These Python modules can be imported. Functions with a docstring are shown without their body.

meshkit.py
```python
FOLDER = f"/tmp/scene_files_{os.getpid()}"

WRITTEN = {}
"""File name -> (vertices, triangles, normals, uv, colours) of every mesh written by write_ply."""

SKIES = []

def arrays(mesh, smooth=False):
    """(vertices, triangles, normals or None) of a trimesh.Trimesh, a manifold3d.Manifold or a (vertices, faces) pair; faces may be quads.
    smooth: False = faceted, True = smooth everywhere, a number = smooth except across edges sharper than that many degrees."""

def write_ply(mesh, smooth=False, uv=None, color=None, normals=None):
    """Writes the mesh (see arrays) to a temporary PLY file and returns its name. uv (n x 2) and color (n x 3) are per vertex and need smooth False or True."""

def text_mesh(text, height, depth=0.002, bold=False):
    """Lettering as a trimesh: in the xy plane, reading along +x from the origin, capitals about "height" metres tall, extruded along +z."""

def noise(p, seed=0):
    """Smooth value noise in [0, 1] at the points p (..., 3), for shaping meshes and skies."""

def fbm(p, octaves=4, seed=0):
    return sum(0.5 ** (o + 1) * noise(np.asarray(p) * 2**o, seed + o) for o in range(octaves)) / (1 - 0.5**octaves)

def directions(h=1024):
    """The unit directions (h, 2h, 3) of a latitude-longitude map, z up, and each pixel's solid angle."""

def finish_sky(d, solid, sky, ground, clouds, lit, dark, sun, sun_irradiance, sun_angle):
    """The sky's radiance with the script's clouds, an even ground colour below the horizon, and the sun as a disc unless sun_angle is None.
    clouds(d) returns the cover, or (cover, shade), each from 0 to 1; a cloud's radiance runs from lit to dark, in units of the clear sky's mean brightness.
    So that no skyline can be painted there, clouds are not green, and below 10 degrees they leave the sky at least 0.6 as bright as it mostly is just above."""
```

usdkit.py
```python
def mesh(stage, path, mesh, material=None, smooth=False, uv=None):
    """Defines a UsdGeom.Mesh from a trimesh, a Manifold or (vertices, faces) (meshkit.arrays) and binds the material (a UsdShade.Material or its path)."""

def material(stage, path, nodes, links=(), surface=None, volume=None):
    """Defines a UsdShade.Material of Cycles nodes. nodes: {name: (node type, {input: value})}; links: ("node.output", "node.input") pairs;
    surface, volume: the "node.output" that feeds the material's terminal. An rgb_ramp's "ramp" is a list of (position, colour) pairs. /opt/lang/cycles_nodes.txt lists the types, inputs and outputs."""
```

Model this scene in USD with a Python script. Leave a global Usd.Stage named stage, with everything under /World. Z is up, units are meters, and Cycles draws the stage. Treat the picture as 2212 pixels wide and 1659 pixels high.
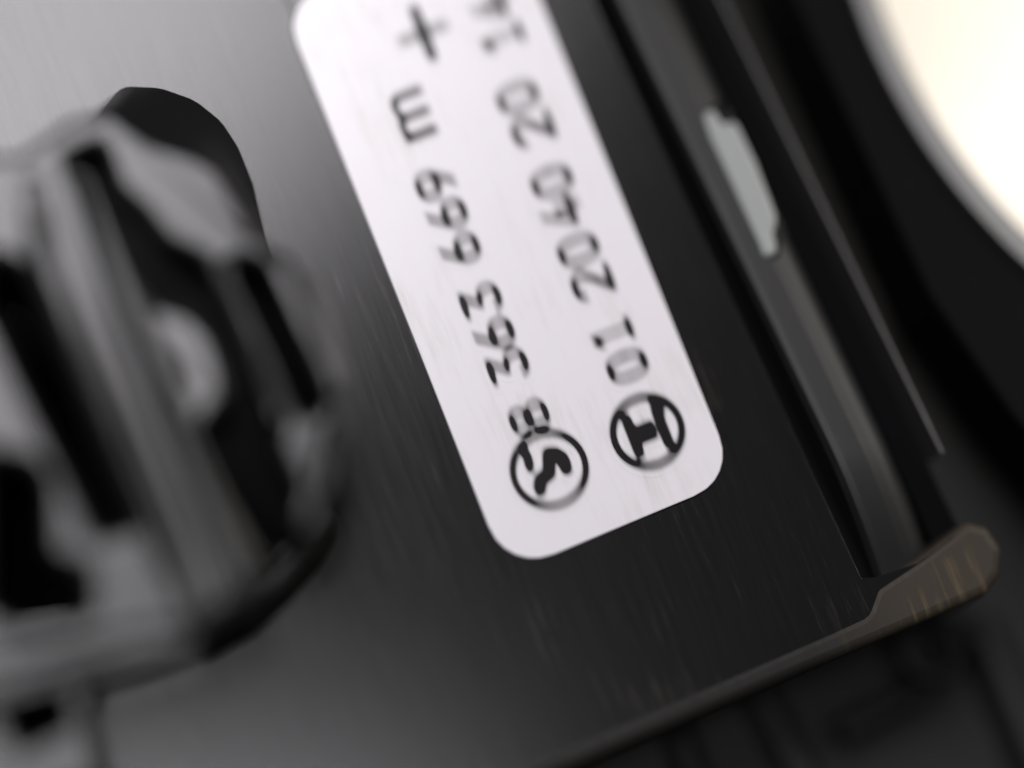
import math
import numpy as np, trimesh, shapely, manifold3d, mapbox_earcut
from shapely.geometry import Polygon, LineString, Point, MultiPolygon
from shapely import affinity
import usdkit, meshkit
from pxr import Usd, UsdGeom, UsdLux, UsdShade, Gf, Sdf, Vt

MM = 0.001
stage = Usd.Stage.CreateInMemory()
UsdGeom.SetStageUpAxis(stage, 'Z'); UsdGeom.SetStageMetersPerUnit(stage, 1.0)
UsdGeom.Xform.Define(stage, '/World'); UsdGeom.Scope.Define(stage, '/World/Looks')

# ---------------------------------------------------------------- camera (lengths below are millimetres)
DIST, FOCAL, TILT = 150.0, 82.0, math.radians(15)
eye = DIST * np.array([-0.46 * math.sin(TILT), -0.88 * math.sin(TILT), math.cos(TILT)])
eye *= DIST / np.linalg.norm(eye)
back = eye / np.linalg.norm(eye)
up = np.array([0, 1.0, 0]) - back[1] * back; up /= np.linalg.norm(up)
right = np.cross(up, back)
cam = UsdGeom.Camera.Define(stage, '/World/camera')
mat = np.eye(4); mat[0, :3], mat[1, :3], mat[2, :3], mat[3, :3] = right, up, back, eye * MM
cam.AddTransformOp().Set(Gf.Matrix4d(*mat.ravel().tolist()))
cam.CreateHorizontalApertureAttr(36.0); cam.CreateVerticalApertureAttr(27.0); cam.CreateFocalLengthAttr(FOCAL)
cam.CreateFocusDistanceAttr(0.1495); cam.CreateFStopAttr(3.0)
cam.CreateClippingRangeAttr(Gf.Vec2f(0.005, 100.0)); cam.CreateExposureAttr(0.0)


def at(px, py, z=0.0):
    """Where the sight line through a point of the 2212 x 1659 photograph meets the level z (mm)."""
    k = 36.0 / FOCAL / 2212
    d = (px - 1106) * k * right - (py - 829.5) * k * up - back
    return eye + d * (z - eye[2]) / d[2]


def pts(xy, z):
    return np.array([at(x, y, z)[:2] for x, y in xy])


# ---------------------------------------------------------------- lamps
def lamp(name, pos, target, size, intensity, color, turn=0.0):
    pos, target = np.array(pos, float), np.array(target, float)
    b = (pos - target) / np.linalg.norm(pos - target)
    r = np.cross([0, 1.0, 0.01], b); r /= np.linalg.norm(r); u = np.cross(b, r)
    t = math.radians(turn); r, u = r * math.cos(t) + u * math.sin(t), u * math.cos(t) - r * math.sin(t)
    L = UsdLux.RectLight.Define(stage, '/World/' + name)
    L.CreateWidthAttr(size[0] * MM); L.CreateHeightAttr(size[1] * MM)
    m = np.eye(4); m[0, :3], m[1, :3], m[2, :3], m[3, :3] = r, u, b, pos * MM
    L.AddTransformOp().Set(Gf.Matrix4d(*m.ravel().tolist()))
    L.CreateIntensityAttr(intensity); L.CreateColorAttr(Gf.Vec3f(*color))
    return L


# a window-like lamp up left whose long edge slants across, a weaker one behind the photographer, and an added unseen fill at the right that brightens bench and rim
lamp('ceiling_lamp', (-88, 177, 400), (-88, 177, 0), (160, 230), 16.5, (1.0, 0.97, 1.0), turn=-37)
lamp('desk_lamp', (-65, -45, 400), (-65, -45, 0), (200, 80), 9.5, (0.98, 0.97, 1.0))
lamp('bench_fill_light', (90, 50, 25), (48, 37, -25), (60, 60), 6.0, (1.0, 0.96, 0.88))

# ---------------------------------------------------------------- materials
def mat_plastic(name, color, rough, bump=0.15, streak=0.0, dust=None, spec=0.5, paler_at=None, far_color=None):
    """Moulded plastic: fine grain, faint rubbed streaks along the label's direction, a little dust."""
    nodes = {
        "g": ("geometry", {}),
        "mp": ("mapping", {"mapping_type": "texture", "rotation": (0, 0, math.radians(21.4)), "scale": (1 / 2600.0, 1 / 160.0, 1 / 400.0)}),
        "st": ("noise_texture", {"scale": 1.0, "detail": 3.0, "roughness": 0.65}),
        "fine": ("noise_texture", {"scale": 5200.0, "detail": 2.0}),
        "big": ("noise_texture", {"scale": 130.0, "detail": 3.0}),
        "rr": ("map_range", {"from_min": 0.3, "from_max": 0.7, "to_min": rough - 0.012 - streak * 0.22, "to_max": rough + 0.012 + streak * 0.22}),
        "dr": ("rgb_ramp", {"ramp": [(0.0, color), (0.58, color), (0.8, dust or tuple(c * 2.0 for c in color))]}),
        "mx": ("math", {"math_type": "multiply"}),
        "add": ("math", {"math_type": "multiply_add", "value2": max(streak, 0.02) * 0.5}),
        "bp": ("bump", {"strength": bump, "distance": 0.00002}),
        "p": ("principled_bsdf", {"specular_ior_level": spec}),
    }
    links = [("g.position", "mp.vector"), ("mp.vector", "st.vector"), ("g.position", "fine.vector"), ("g.position", "big.vector"),
             ("st.fac", "rr.value"), ("rr.result", "p.roughness"), ("st.fac", "mx.value1"), ("big.fac", "mx.value2"),
             ("st.fac", "add.value1"), ("fine.fac", "add.value3"), ("add.value", "bp.height"), ("bp.normal", "p.normal"), ("dr.color", "p.base_color")]
    nodes["mx"] = ("math", {"math_type": "multiply_add", "value2": 0.5 + 0.2 * streak})
    nodes["hb"] = ("math", {"math_type": "multiply", "value2": 0.5})
    links = [l for l in links if l != ("big.fac", "mx.value2")] + [("big.fac", "hb.value1"), ("hb.value", "mx.value3"), ("mx.value", "dr.fac")]
    if paler_at is not None:               # paler round one corner, blending to the darker colour with distance
        nodes["d"] = ("vector_math", {"math_type": "distance", "vector2": paler_at})
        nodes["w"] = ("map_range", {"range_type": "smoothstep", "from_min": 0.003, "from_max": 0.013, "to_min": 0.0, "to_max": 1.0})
        nodes["wm"] = ("mix", {"color2": far_color})
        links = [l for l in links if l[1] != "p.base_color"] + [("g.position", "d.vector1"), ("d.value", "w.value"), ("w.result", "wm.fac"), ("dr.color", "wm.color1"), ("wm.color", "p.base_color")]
    return usdkit.material(stage, '/World/Looks/' + name, nodes, links, surface="p.BSDF")


def mat_label(name):
    """Satin white film, slightly grubby along its left side; the primvar ink carries the flat print."""
    nodes = {
        "g": ("geometry", {}),
        "mp": ("mapping", {"mapping_type": "texture", "rotation": (0, 0, math.radians(21.4)), "scale": (1 / 1500.0, 1 / 170.0, 1 / 300.0)}),
        "st": ("noise_texture", {"scale": 1.0, "detail": 4.0, "roughness": 0.6}),
        "big": ("noise_texture", {"scale": 150.0, "detail": 2.0}),
        "mul": ("math", {"math_type": "multiply"}),
        "dirt": ("rgb_ramp", {"ramp": [(0.0, (0.615, 0.595, 0.625)), (0.27, (0.605, 0.585, 0.615)), (0.40, (0.55, 0.53, 0.54)), (0.55, (0.42, 0.39, 0.37))]}),
        "ink": ("attribute", {"attribute": "ink"}),
        "mix": ("mix", {"color2": (0.006, 0.005, 0.0055)}),
        "gl": ("map_range", {"from_min": 0.0, "from_max": 1.0, "to_min": 0.7, "to_max": 0.15}),
        "p": ("principled_bsdf", {"roughness": 0.30, "specular_ior_level": 0.7}),
    }
    links = [("g.position", "mp.vector"), ("mp.vector", "st.vector"), ("g.position", "big.vector"), ("st.fac", "mul.value1"), ("big.fac", "mul.value2"),
             ("mul.value", "dirt.fac"), ("dirt.color", "mix.color1"), ("ink.fac", "mix.fac"), ("ink.fac", "gl.value"), ("gl.result", "p.specular_ior_level"), ("mix.color", "p.base_color")]
    return usdkit.material(stage, '/World/Looks/' + name, nodes, links, surface="p.BSDF")


BLACK = mat_plastic('black_plastic', (0.008, 0.0078, 0.0082), 0.32, spec=0.5)
SATIN = mat_plastic('satin_black_plastic', (0.008, 0.0078, 0.0082), 0.52, spec=0.35)
PANEL = mat_plastic('rubbed_black_plastic', (0.0065, 0.0063, 0.0065), 0.195, bump=0.03, streak=0.02, dust=(0.036, 0.031, 0.024), spec=0.38)
DUSTY = mat_plastic('dusty_black_plastic', (0.012, 0.0105, 0.009), 0.7, streak=0.1, dust=(0.05, 0.038, 0.024), spec=0.25)
TAN = mat_plastic('tan_corner_plastic', (0.028, 0.0225, 0.016), 0.6, streak=0.3, dust=(0.095, 0.070, 0.040), spec=0.2, paler_at=tuple(float(v) * MM for v in at(2070, 1200)), far_color=(0.0085, 0.0078, 0.007))
DULL = mat_plastic('dull_black_plastic', (0.0030, 0.0030, 0.0033), 0.8, spec=0.05)
DIM = mat_plastic('dim_black_plastic', (0.007, 0.007, 0.0068), 0.55, spec=0.3)
GLINT = mat_plastic('glint_grey_plastic', (0.05, 0.048, 0.05), 0.45)  # paler grey that paints the highlight line onto the edge rib
LABEL = mat_label('printed_white_film')
RIM = mat_plastic('grey_rim_plastic', (0.085, 0.085, 0.093), 0.5)
PALE = mat_plastic('pale_plastic', (0.215, 0.225, 0.223), 0.45, dust=(0.20, 0.195, 0.18))
CREAM = mat_plastic('cream_laminate', (0.86, 0.80, 0.70), 0.55, dust=(0.82, 0.74, 0.62))

# ---------------------------------------------------------------- helpers
used = {}
def numbered(path):
    n = used.get(path, 0); used[path] = n + 1
    return path if n == 0 else f'{path}_{n:03d}'


def thing(name, label, cat, loc=(0, 0, 0), kind=None):
    x = UsdGeom.Xform.Define(stage, numbered('/World/' + name)); x.AddTranslateOp().Set(Gf.Vec3d(*[float(v) * MM for v in loc]))
    p = x.GetPrim(); p.SetCustomDataByKey('label', label); p.SetCustomDataByKey('category', cat)
    return p, np.array(loc, float)


def part(parent, name, mesh, m, smooth=40, label=None, ink=None):
    prim, loc = parent
    if not isinstance(mesh, tuple):
        mesh = (np.asarray(mesh.vertices), np.asarray(mesh.faces))
    v = (np.asarray(mesh[0], float) - loc) * MM
    tm = trimesh.Trimesh(v, mesh[1], process=False)
    g = usdkit.mesh(stage, numbered(f'{prim.GetPath()}/{name}'), (v, np.asarray(mesh[1])) if ink is not None else tm, m, smooth=smooth if ink is None else False)
    if ink is not None:
        pv = UsdGeom.PrimvarsAPI(g).CreatePrimvar('ink', Sdf.ValueTypeNames.FloatArray, 'vertex')
        pv.Set(Vt.FloatArray.FromNumpy(np.asarray(ink, np.float32)))
    if label: g.GetPrim().SetCustomDataByKey('label', label)
    return g.GetPrim(), loc


def resample(ring, step):
    ls = LineString(list(ring)); n = max(8, int(ls.length / step))
    return np.array([ls.interpolate(i / n, normalized=True).coords[0] for i in range(n)])


def rounded(xy, r):
    p = Polygon(xy).buffer(0)
    p = p.buffer(-r, quad_segs=6).buffer(2 * r, quad_segs=6).buffer(-r, quad_segs=6)
    return max(p.geoms, key=lambda g: g.area) if isinstance(p, MultiPolygon) else p


def plate(poly, z0, z1, bevel=0.4, step=0.5, skirt=0.0, foot=None):
    """A moulded slab: poly (mm) between z0 and z1, its upper edge rolled over by bevel; skirt leans the wall outward at the foot."""
    rings = [np.array(poly.exterior.coords)] + [np.array(i.coords) for i in poly.interiors]
    levels = [(z0, -skirt), (z1 - bevel, 0.0)] + [(z1 - bevel + bevel * math.sin(a), bevel * (1 - math.cos(a))) for a in np.radians([22, 45, 67, 90])]
    if foot is not None: levels.insert(1, (z0 + 2.6, 0.0))
    V, F, top, ends = [], [], [], []
    for k, ring in enumerate(rings):
        a = resample(ring, step)
        area = 0.5 * np.sum(a[:, 0] * np.roll(a[:, 1], -1) - a[:, 1] * np.roll(a[:, 0], -1))
        if (area > 0) != (k == 0): a = a[::-1]
        t = np.roll(a, -1, 0) - np.roll(a, 1, 0); t /= np.linalg.norm(t, axis=1, keepdims=True) + 1e-12
        inward = np.stack([-t[:, 1], t[:, 0]], 1)
        n, base = len(a), sum(len(x) for x in V)
        for j, (z, off) in enumerate(levels):
            if k and j == 0: off = 0.0
            q = a + inward * off
            if foot is not None and k == 0 and j < 2:
                c0 = np.array(poly.centroid.coords[0]); q = []
                for p_ in a:
                    hit = LineString([c0, c0 + (p_ - c0) * 6]).intersection(foot.exterior)
                    hits = [np.array(h.coords[0]) for h in getattr(hit, 'geoms', [hit]) if not h.is_empty]
                    q.append(max(hits, key=lambda h: np.linalg.norm(h - c0)) if hits else p_)
                q = np.array(q)
            V.append(np.column_stack([q, np.full(n, z)]))
        for j in range(len(levels) - 1):
            i = np.arange(n); i2 = (i + 1) % n; lo, hi = base + j * n, base + (j + 1) * n
            F += [np.stack([lo + i, lo + i2, hi + i2], 1), np.stack([lo + i, hi + i2, hi + i], 1)]
        top.append((base + (len(levels) - 1) * n, base, n)); ends.append(n)
    allv = np.vstack(V)
    for which, flip in ((0, False), (1, True)):
        idx = np.concatenate([np.arange(t[which], t[which] + t[2]) for t in top]).astype(int)
        tri = mapbox_earcut.triangulate_float64(np.ascontiguousarray(allv[idx, :2]), np.cumsum(ends).astype(np.uint32)).reshape(-1, 3)
        f = tri.astype(int) + len(allv); allv = np.vstack([allv, allv[idx]])
        nz = np.cross(allv[f[:, 1]] - allv[f[:, 0]], allv[f[:, 2]] - allv[f[:, 0]])[:, 2]
        bad = (nz < 0) != flip
        f[bad] = f[bad][:, ::-1]
        F.append(f)
    return trimesh.Trimesh(allv, np.vstack(F), process=False)


def slab(xy, z0, z1, r=6, bevel=0.4, holes=(), step=0.4, skirt=0.0, foot=None):
    """plate() from outlines given as points of the photograph, read at the height of the slab's top."""
    s = 1 / 33.5
    p = rounded(pts(xy, z1), r * s)
    for h in holes: p = p.difference(rounded(pts(h, z1), 5 * s))
    if isinstance(p, MultiPolygon): p = max(p.geoms, key=lambda g: g.area)
    return plate(p, z0, z1, bevel, step, skirt, rounded(pts(foot, z0 + 2.6), 1.2) if foot else None)


def sweep(p0, p1, profile, dip=0.0, dip_from=0.9):
    """A bar from p0 to p1 (x, y in mm) of the closed cross-section profile [(to the right of the run, z)]; past dip_from its top sinks by dip."""
    p0, p1 = np.array(p0, float), np.array(p1, float)
    d = (p1 - p0) / np.linalg.norm(p1 - p0); e = np.array([-d[1], d[0]])
    pr = Polygon(profile); pr = pr.buffer(-0.08).buffer(0.16, quad_segs=5).buffer(-0.08)
    q = np.array(pr.exterior.coords)[:-1]
    if Polygon(q).exterior.is_ccw: q = q[::-1]
    n, ts = len(q), [0.0] + list(np.linspace(dip_from, 1, 7) if dip else [1.0])
    V, F = [], []
    for t in ts:
        k = max(0.0, (t - dip_from) / (1 - dip_from)) ** 1.6 * dip if dip else 0.0
        o = p0 + (p1 - p0) * t
        z = np.where(q[:, 1] > -8, q[:, 1] - k, q[:, 1])
        V.append(np.column_stack([o[0] + e[0] * q[:, 0], o[1] + e[1] * q[:, 0], z]))
    for j in range(len(ts) - 1):
        i = np.arange(n); i2 = (i + 1) % n; a, b = j * n, (j + 1) * n
        F += [np.stack([a + i, a + i2, b + i2], 1), np.stack([a + i, b + i2, b + i], 1)]
    tri = mapbox_earcut.triangulate_float64(np.ascontiguousarray(q), np.array([n], np.uint32)).reshape(-1, 3).astype(int)
    c0, c1, c2 = q[tri[:, 0]], q[tri[:, 1]], q[tri[:, 2]]
    area = (c1[:, 0] - c0[:, 0]) * (c2[:, 1] - c0[:, 1]) - (c1[:, 1] - c0[:, 1]) * (c2[:, 0] - c0[:, 0])
    tri[area > 0] = tri[area > 0][:, ::-1]
    F += [tri[:, ::-1], tri + (len(ts) - 1) * n]
    t = trimesh.Trimesh(np.vstack(V), np.vstack(F), process=False)
    if t.volume < 0: t = trimesh.Trimesh(t.vertices, t.faces[:, ::-1], process=False)
    return t


def to_man(t):
    t = trimesh.Trimesh(t.vertices, t.faces, process=True); t.merge_vertices(digits_vertex=6)
    return manifold3d.Manifold(manifold3d.Mesh(t.vertices.astype(np.float32), t.faces.astype(np.uint32)))


def from_man(m):
    q = m.to_mesh(); return trimesh.Trimesh(q.vert_properties[:, :3], q.tri_verts, process=False)


def arc_profile(cx, w, z0, zt, r, n=6):
    """A bar's cross-section w wide about cx, from z0 up to zt, its shoulders rounded by r."""
    a = np.linspace(0, math.pi / 2, n)
    R = [(cx + w / 2 - r + r * math.cos(t), zt - r + r * math.sin(t)) for t in a]
    Lf = [(2 * cx - x, z) for x, z in R[::-1]]
    return [(cx - w / 2, z0), (cx + w / 2, z0)] + R + Lf


# ================================================================ setting
bench = UsdGeom.Xform.Define(stage, '/World/benchtop').GetPrim()
bench.SetCustomDataByKey('kind', 'structure'); bench.SetCustomDataByKey('label', 'bright cream bench surface seen through the round cutout'); bench.SetCustomDataByKey('category', 'benchtop')
used['/World/benchtop'] = 1
B = (bench, np.zeros(3))
ZB = -46.0
for i in range(14):                       # laminate boards, running across the picture
    y0 = -110 + i * 17.0
    part(B, 'board', plate(Polygon([(-120, y0), (150, y0), (150, y0 + 16.7), (-120, y0 + 16.7)]), ZB - 6, ZB, 0.25, 40.0), CREAM)

# ================================================================ housing
H = thing('control_unit', 'black plastic control unit housing with long white printed label', 'control unit', at(1400, 1000, -16))
dvec = np.array([0.3665, 0.9304]); evec = np.array([0.9304, -0.3665])      # in the photograph: along and across the label (right)
top_r, bot_r = np.array([1296.0, 0.0]), np.array([1296 + 0.405 * 1400, 1400.0])

# panel: the flat face that carries label and catch
panel_xy = [(-420, -320), (1130, -320), (1279, 0), (1864, 1256), (1985, 1215), (2085, 1140), (2120, 1262), (2000, 1322), (1868, 1378), (1539, 1518), (1263, 1636), (960, 1766), (-420, 2150)]
well = [(60, 420), (240, 300), (400, 360), (500, 470), (620, 640), (680, 800), (715, 980), (690, 1070), (630, 1170), (575, 1220), (430, 1275), (60, 1330), (-300, 1330), (-300, 420)]
part(H, 'panel', slab(panel_xy, -14, 0, r=8, bevel=0.03, step=1.0, holes=[well, [(-120, 1500), (165, 1478), (175, 1640), (-120, 1670)]]), PANEL)
part(H, 'well_floor', slab([(-320, 300), (760, 300), (760, 1400), (300, 1720), (-320, 1720)], -14.5, -11, r=4, bevel=0.2, step=2), DULL)
a0, a1 = at(1303 - 0.472 * 420, -420)[:2], at(1303 + 0.472 * 1285, 1285)[:2]     # centre line of the groove beside the panel
part(H, 'groove_floor', sweep(a0, a1, [(-0.6, -13.9), (0.42, -13.9), (0.42, -2.4), (-0.6, -2.4)]), DULL)
ins = [(1279 + x / 2.743, y / 2.743) for x, y in [(655, 680), (685, 645), (722, 640), (750, 690), (785, 735), (840, 705), (868, 740), (975, 960), (1095, 1270), (1095, 1340), (1075, 1365), (1102, 1480), (1075, 1520), (1015, 1520), (985, 1440), (780, 990), (700, 820)]]
pocket = [(1279 + x / 2.743, y / 2.743) for x, y in [(652, 690), (680, 632), (735, 620), (760, 575), (900, 530), (1030, 700), (1130, 930), (1200, 1270), (1130, 1380), (1120, 1500), (1085, 1545), (1010, 1528), (982, 1442), (777, 992), (697, 822)]]
rail = sweep(a0, a1, [(0.45, -14), (5.3, -14), (5.3, -3.2), (5.2, -2.3), (5.0, -1.6), (4.75, -0.8), (4.4, -0.2), (3.9, 0.35), (3.3, 0.75), (2.6, 0.98), (1.2, 1.0), (0.75, 0.85), (0.45, 0.4)], dip=2.4, dip_from=0.84)
pk = to_man(plate(rounded(pts(pocket, 0.8), 0.12), -1.8, 3.0, 0.05, 0.3))
rail = from_man(to_man(rail) - pk)
part(H, 'side_rail', rail, SATIN, smooth=50)
part(H, 'slot_insert', slab(ins, -1.75, 0.8, r=9, bevel=0.35, step=0.25), PALE, label='pale grey-green plastic tab in a slot of the side rail')
f0, f1 = at(1572 - 0.4857 * 450, 22 - 450, 0.3)[:2], at(2036, 978, 0.3)[:2]
part(H, 'edge_rib', sweep(f0, f1, arc_profile(0, 0.24, -14, 0.3, 0.11)), GLINT)
part(H, 'ledge', sweep(a0, a1, [(5.35, -13.8), (7.0, -13.8), (7.0, -1.2), (5.35, -2.4)]), DULL)
# end lip across the foot of the panel
lip_xy = [(1868, 1322), (1888, 1266), (1985, 1202), (2088, 1124), (2135, 1136), (2168, 1185), (2162, 1245), (2134, 1284), (1868, 1398), (1539, 1538), (1263, 1656), (960, 1785), (936, 1730), (1240, 1596), (1520, 1476), (1790, 1358)]
part(H, 'end_lip', slab(lip_xy, -14, 0.07, r=20, bevel=0.7, step=0.3), TAN, label='soft-edged lip across the end, tan towards its corner')
seam = LineString([(606, -60), (618, 0), (640, 44)]).buffer(1.6)
part(H, 'seam', plate(Polygon(pts(list(seam.exterior.coords)[:-1], 0.02)), -0.02, 0.02, 0.005, 0.2), DULL)

# ---------------------------------------------------------------- label and its print
ZL = 0.22
L = part(H, 'label', plate(rounded(pts([(606, 6), (1092, -186), (1592, 1034), (1096, 1240)], ZL), 3.0), 0.0, ZL, 0.1, 0.25), LABEL, label='white rounded label with two rows of motion-blurred black characters', ink=None)

rdir, udir = -dvec, -evec                 # reading direction and the letters' up, in the photograph


def outline(text, bold=False):
    m = meshkit.text_mesh(text, 1.0, 0.1, bold)
    sec = m.section(plane_origin=[0, 0, 0.05], plane_normal=[0, 0, 1])
    p, T = sec.to_2D() if hasattr(sec, 'to_2D') else sec.to_planar()
    g = shapely.union_all(p.polygons_full)
    c = np.array([(T @ [x, y, 0, 1])[:2] for x, y in ((0, 0), (1, 0), (0, 1))])
    return affinity.affine_transform(g, [c[1][0] - c[0][0], c[2][0] - c[0][0], c[1][1] - c[0][1], c[2][1] - c[0][1], c[0][0], c[0][1]])


def fit(g, w, h):
    x0, y0, x1, y1 = g.bounds
    g = affinity.translate(g, -(x0 + x1) / 2, -(y0 + y1) / 2)
    return affinity.scale(g, w / (x1 - x0), h / (y1 - y0), origin=(0, 0))


ST, G0, GX, GY = 2.0, np.array([1130.0, 560.0]), np.arange(-700, 700, 2.0), np.arange(-300, 300, 2.0)
prints = []
def printed(name, shape, centre, smear=36.0, label=None, soft=3.0, fade=1.0):
    """A printed character: its outline in units of photograph pixels, x along the writing, y up the letter. Camera-shake blur along the writing is put into the ink."""
    off = np.array(centre, float) - G0
    shape = affinity.translate(shape, off @ rdir, off @ udir)
    x0, y0, x1, y1 = shape.bounds
    X, Y = np.meshgrid(GX, GY, indexing='ij'); D = np.zeros_like(X)
    sx, sy = np.abs(GX - (x0 + x1) / 2) < (x1 - x0) / 2 + 60, np.abs(GY - (y0 + y1) / 2) < (y1 - y0) / 2 + 30
    w = np.ix_(sx, sy)
    d = sum(shapely.contains_xy(shape, X[w] + dx, Y[w] + dy).astype(float) for dx in (-0.5, 0.5) for dy in (-0.5, 0.5)) / 4
    k = np.ones(max(1, int(round(smear / ST)))); k /= k.sum()
    g = np.exp(-0.5 * (np.arange(-6, 7) * ST / soft) ** 2); g /= g.sum()
    d = np.apply_along_axis(lambda c: np.convolve(np.convolve(c, k, 'same'), g, 'same'), 0, d)
    D[w] = np.apply_along_axis(lambda c: np.convolve(c, g, 'same'), 1, d) * fade
    prints.append((name, label, D))


def lay_prints():
    """Every character becomes a sheet of its own; where two smears meet, the cells go to the stronger one, so no two sheets overlap."""
    X, Y = np.meshgrid(GX, GY, indexing='ij')
    P = G0 + X[..., None] * rdir + Y[..., None] * udir
    xy = pts(P.reshape(-1, 2), ZL + 0.012); V = np.column_stack([xy, np.full(len(xy), ZL + 0.012)])
    q = np.arange(X.size).reshape(X.shape)
    corners = np.stack([q[:-1, :-1], q[1:, :-1], q[1:, 1:], q[:-1, 1:]], -1)
    A = np.stack([p[2] for p in prints]); total = np.clip(2.3 * A.sum(0) ** 1.5, 0, 1).ravel()
    cell = np.maximum.reduce([A[:, :-1, :-1], A[:, 1:, :-1], A[:, 1:, 1:], A[:, :-1, 1:]])
    owner = np.where(cell.max(0) > 0.004, cell.argmax(0), -1)
    t = V[corners[0, 0]]; flip = np.cross(t[1] - t[0], t[2] - t[0])[2] < 0
    for i, (name, label, _) in enumerate(prints):
        c = corners[owner == i]
        F = np.vstack([c[:, [0, 1, 2]], c[:, [0, 2, 3]]])
        if flip: F = F[:, ::-1]
        on, inv = np.unique(F, return_inverse=True)
        part(L, name, (V[on], inv.reshape(-1, 3)), LABEL, label=label, ink=total[on])


ROW_A = [('8', 1143, 903), ('3', 1098, 792), ('6', 1068, 724), ('3', 1040, 650), ('6', 994, 541), ('6', 966, 466), ('9', 940, 397)]
ROW_B = [('0', 1355, 792), ('1', 1322, 722), ('2', 1279, 612), ('0', 1249, 541), ('4', 1214, 462), ('0', 1192, 393), ('2', 1150, 281), ('0', 1118, 211), ('1', 1085, 82), ('4', 1062, 14)]
glyph = {c: outline(c) for c in '01234689m'}
bolder = lambda g: g.buffer(0.9)
for ch, x, y in ROW_A: printed('digit', bolder(fit(glyph[ch], 56, 88)), (x, y), label=f'motion-blurred black printed digit {ch}')
for ch, x, y in ROW_B: printed('digit', bolder(fit(glyph[ch], 40 if ch == '1' else 56, 92)), (x, y), label=f'motion-blurred black printed digit {ch}')
printed('letter', fit(glyph['m'], 104, 76), (893, 248), label='motion-blurred black printed letter m', smear=28)
box = shapely.box
printed('plus_sign', box(-60, -10, 60, 10).union(box(-6, -58, 6, 58)), (914, 71), label='motion-blurred black plus sign', smear=34)
printed('tick', box(-6, -6, 6, 6), (811, 37), label='faint printed tick', fade=0.35)

ring = lambda r, w: Point(0, 0).buffer(r, 48).difference(Point(0, 0).buffer(r - w, 48))
disc = Point(0, 0).buffer(66, 48)
arm = box(-44, 23, 48, 44).union(box(-48, -44, 44, -23)).union(box(-18, -40, 18, 40)).union(Polygon([(40, -24), (62, -30), (50, -60), (20, -46)])).intersection(disc)
printed('emblem', ring(81, 13).union(arm).difference(box(-40, -22, 40, -18)), (1399, 933), label='round printed emblem with an armature bar inside a ring', smear=27)
zt = lambda q: [(((1200 + x / 3.687) / 1.1573 - 1187), ((950 + y / 3.687) / 1.1573 - 1015)) for x, y in q]
loc = lambda q: [(x * rdir[0] + y * rdir[1], x * udir[0] + y * udir[1]) for x, y in zt(q)]
s1 = LineString(loc([(795, 815), (765, 730), (700, 690), (635, 690), (640, 860), (560, 930), (552, 1010)])).buffer(13)
s2 = LineString(loc([(458, 810), (450, 740), (400, 640)])).buffer(9)
printed('emblem', ring(85, 12).union(s1).union(s2), (1187, 1015), label='round printed emblem with a bent stroke inside a ring', smear=27)

lay_prints()

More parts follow.
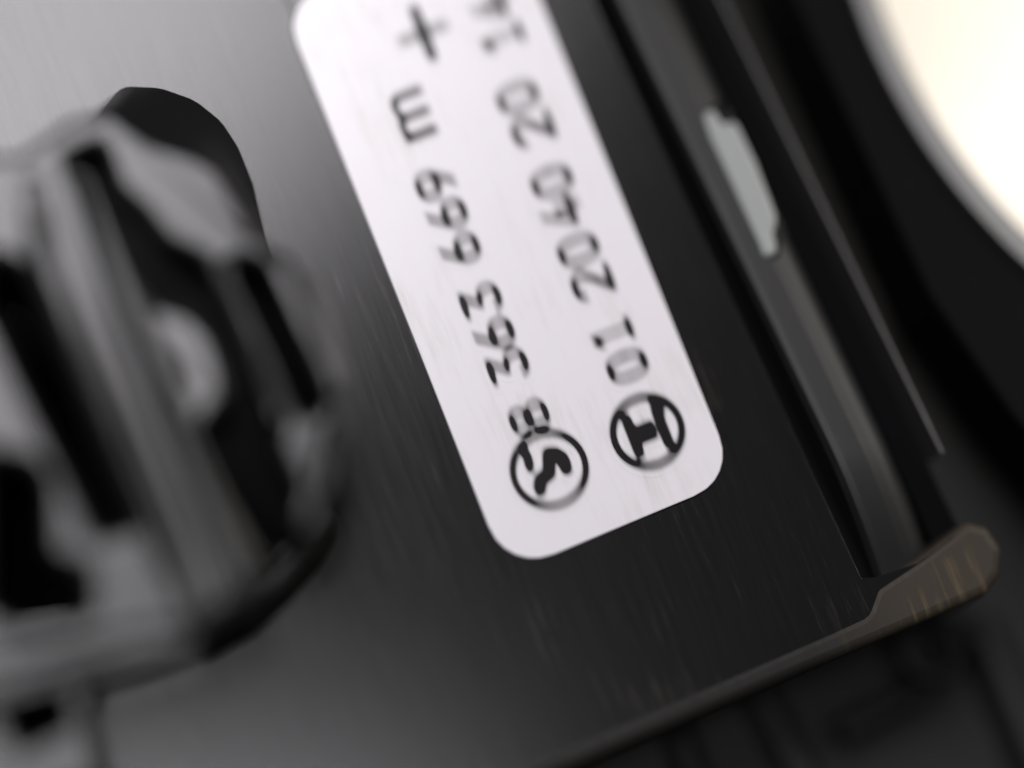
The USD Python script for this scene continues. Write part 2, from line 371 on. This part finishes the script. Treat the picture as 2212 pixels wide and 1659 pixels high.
# ================================================================ catch on the left
C = thing('round_catch', 'blurred raised round black catch with ribs and slots', 'catch', at(380, 800, 0))
z3 = lambda q: [(x / 2.0215, y / 2.0215 + 129.6) for x, y in q]
z4 = lambda q: [(x / 1.8825, y / 1.8825 + 777.7) for x, y in q]
outer = [(40, 330), (150, 250), (245, 236), (330, 300), (420, 326), (478, 356), (530, 440), (566, 520), (640, 556), (690, 620), (752, 800), (752, 880), (748, 970), (735, 1062), (664, 1140), (606, 1128), (556, 1214), (532, 1290), (470, 1336), (330, 1390), (160, 1420), (-60, 1500), (-300, 1500), (-300, 330)]
foot_xy = [(0, 460), (120, 380), (200, 260), (262, 186), (346, 190), (420, 216), (478, 262), (515, 318), (548, 400), (575, 520), (640, 640), (690, 800), (700, 920), (680, 1050), (630, 1160), (560, 1250), (480, 1320), (400, 1370), (300, 1430), (0, 1520), (-300, 1560), (-300, 460)]
hole_channel = z3([(300, 430), (435, 362), (505, 560), (620, 660), (720, 790), (890, 870), (965, 1060), (1120, 1330), (1225, 1600)]) + z4([(1120, 330), (1200, 500), (1230, 610), (1060, 800), (1000, 690)]) + z3([(860, 1640), (560, 1000)])
hole_slot = z3([(1015, 890), (1070, 870), (1140, 880), (1290, 1160), (1430, 1480), (1400, 1540), (1320, 1540), (1230, 1400), (1060, 1020)])
hole_left = z3([(-30, 850), (60, 890), (110, 940), (270, 1300), (440, 1640)]) + z4([(560, 620), (520, 690), (400, 715), (330, 560), (90, 70)]) + [(-30, 640)]
hole_sq = z4([(10, 1405), (235, 1360), (285, 1485), (85, 1590)])
hole_blob = z4([(-60, 380), (120, 420), (178, 500), (190, 780), (230, 815), (350, 850), (360, 1010), (320, 1060), (130, 1110), (-60, 1000)])
part(C, 'body', slab(outer, 0.0, 10.0, r=14, bevel=0.75, holes=[hole_channel, hole_slot, hole_left, hole_blob], step=0.4, foot=foot_xy), BLACK)
part(C, 'skirt', slab([(556, 1190), (640, 1130), (722, 1085), (716, 1140), (690, 1190), (620, 1272), (540, 1345), (440, 1400), (420, 1350)], 0.0, 2.6, r=14, bevel=0.9, step=0.4, skirt=0.5), DIM)
def ridge(q, z0, z1, bev, name, r=6, lean=0.05):
    """A raised piece of the catch; its top leans a little towards the upper left, as the moulding does."""
    m = slab(q, z0, z1, r=r, bevel=bev, step=0.35)
    v = m.vertices.copy(); c = v[:, :2].mean(0)
    v[:, 2] += np.where(v[:, 2] > z0 + 0.01, lean * ((v[:, 0] - c[0]) * 0.8 - (v[:, 1] - c[1]) * 0.6).clip(-2.5, 2.5), 0)
    part(C, name, trimesh.Trimesh(v, m.faces, process=False), BLACK)



# two rounded ribs run down the middle, a valley between
ridge([(40, 372), (92, 360), (150, 560), (250, 790), (400, 1130), (470, 1330), (420, 1362), (330, 1200), (180, 880), (60, 600)], 9.5, 11.8, 1.3, 'rib', r=10)
ridge([(140, 366), (178, 360), (300, 640), (420, 930), (560, 1250), (540, 1300), (500, 1310), (400, 1080), (250, 720)], 9.5, 11.4, 0.9, 'rib', r=8)
# half-round button with its crease, thin rib, pad
ridge(z3([(590, 1060), (720, 1045), (850, 1095), (945, 1200), (1000, 1370), (1000, 1500), (900, 1600), (820, 1640)]), -10, 10.4, 0.9, 'button', r=14, lean=0.08)
ridge(z3([(735, 1180), (790, 1230), (880, 1420), (880, 1465), (800, 1380)]), 10.3, 10.8, 0.3, 'crease', r=4)
ridge(z3([(900, 860), (975, 860), (1040, 1040), (1230, 1480), (1250, 1600), (1190, 1560), (1010, 1130)]), -4.0, 10.8, 0.5, 'thin_rib', r=6, lean=0.08)
ridge(z3([(1155, 865), (1270, 850), (1330, 950), (1515, 1390), (1500, 1470), (1450, 1495), (1390, 1390)]), -4.0, 11.0, 0.6, 'pad', r=10, lean=0.1)
# cross bar at the foot and the bracket below it
ridge([(-300, 1450), (0, 1420), (130, 1385), (330, 1340), (430, 1350), (440, 1375), (300, 1425), (120, 1475), (0, 1510), (-300, 1600)], 0.5, 10.7, 0.9, 'cross_bar', r=10)
foot = slab([(-300, 1500), (10, 1500), (150, 1440), (215, 1440), (190, 1530), (230, 1700), (-300, 1800)], 0.3, 7.0, r=6, bevel=0.5, holes=[hole_sq], step=0.35)
part(C, 'foot', foot, BLACK)

# ================================================================ bracket with the round cutout
K = thing('bracket', 'black bracket with a large round cutout and rounded grey rim', 'bracket', at(2000, 700, -20))
edge = np.array([(1890, 0), (1932, 117), (1979, 211), (2054, 328), (2148, 445), (2187, 497)], float)
ZK = 0.0
ew = pts(edge, ZK - 1.6)
A = np.column_stack([2 * ew, np.ones(len(ew))]); cx, cy, cc = np.linalg.lstsq(A, (ew ** 2).sum(1), rcond=None)[0]
rad = math.sqrt(cc + cx * cx + cy * cy)
body = Polygon(pts([(1560, -420), (1690, -60), (2010, 640), (2190, 900), (2420, 1160), (3000, 1100), (3600, 300), (3300, -900)], ZK)).difference(Point(cx, cy).buffer(rad + 2.05, 96))
if isinstance(body, MultiPolygon): body = max(body.geoms, key=lambda g: g.area)
part(K, 'plate', plate(body, ZK - 10, ZK, 0.3, 0.8), DULL)
th = np.linspace(0, 2 * math.pi, 160, endpoint=False)
prof = [(rad + 2.1, ZK - 9), (rad + 2.1, ZK + 0.35), (rad + 2.05, ZK + 0.42), (rad + 1.95, ZK + 0.4), (rad + 1.3, ZK + 0.1), (rad + 0.6, ZK - 0.18), (rad + 0.1, ZK - 0.45), (rad, ZK - 0.6), (rad, ZK - 9)]
V = np.vstack([[(cx + r * math.cos(t), cy + r * math.sin(t), z) for r, z in prof] for t in th]); n = len(prof); F = []
for i in range(len(th)):
    for j in range(n):
        p, q = i * n + j, i * n + (j + 1) % n; p2, q2 = ((i + 1) % len(th)) * n + j, ((i + 1) % len(th)) * n + (j + 1) % n
        F += [(p, q, q2), (p, q2, p2)]
rim = trimesh.Trimesh(V, F, process=False)
if rim.volume < 0: rim = trimesh.Trimesh(V, np.array(F)[:, ::-1], process=False)
part(K, 'rim', rim, RIM)

# ================================================================ dark frame below
G = thing('lower_frame', 'dark black frame with vague ribs below the end of the housing', 'frame', at(1700, 1600, -30))
part(G, 'plate', slab([(-400, 1500), (700, 1560), (1700, 1000), (1950, 700), (2600, 620), (2900, 1200), (2700, 2300), (-400, 2300)], -28, -15, r=20, bevel=1.0, step=1.5), DIM)
part(G, 'deck', slab([(1500, -300), (2120, 620), (2500, 900), (2600, 1200), (1900, 1300), (1300, 200)], -30, -20, r=20, bevel=1.0, step=1.5), DIM)
for q, zt_ in ([[(1440, 1560), (1500, 1560), (1560, 1720), (1490, 1760)], -12], [[(1600, 1470), (1660, 1450), (1800, 1700), (1730, 1740)], -12], [[(1800, 1560), (1990, 1470), (2040, 1500), (1840, 1610)], -11.5], [[(2090, 1330), (2150, 1310), (2300, 1640), (2230, 1680)], -11]):
    part(G, 'rib', slab(q, -18, zt_, r=10, bevel=0.9, step=0.5), DIM)
boss = Point(at(2010, 1400, -12)[:2]).buffer(2.6, 32).difference(Point(at(2010, 1400, -12)[:2]).buffer(1.3, 24))
part(G, 'screw_boss', plate(boss, -18, -11, 0.5, 0.3), DIM)
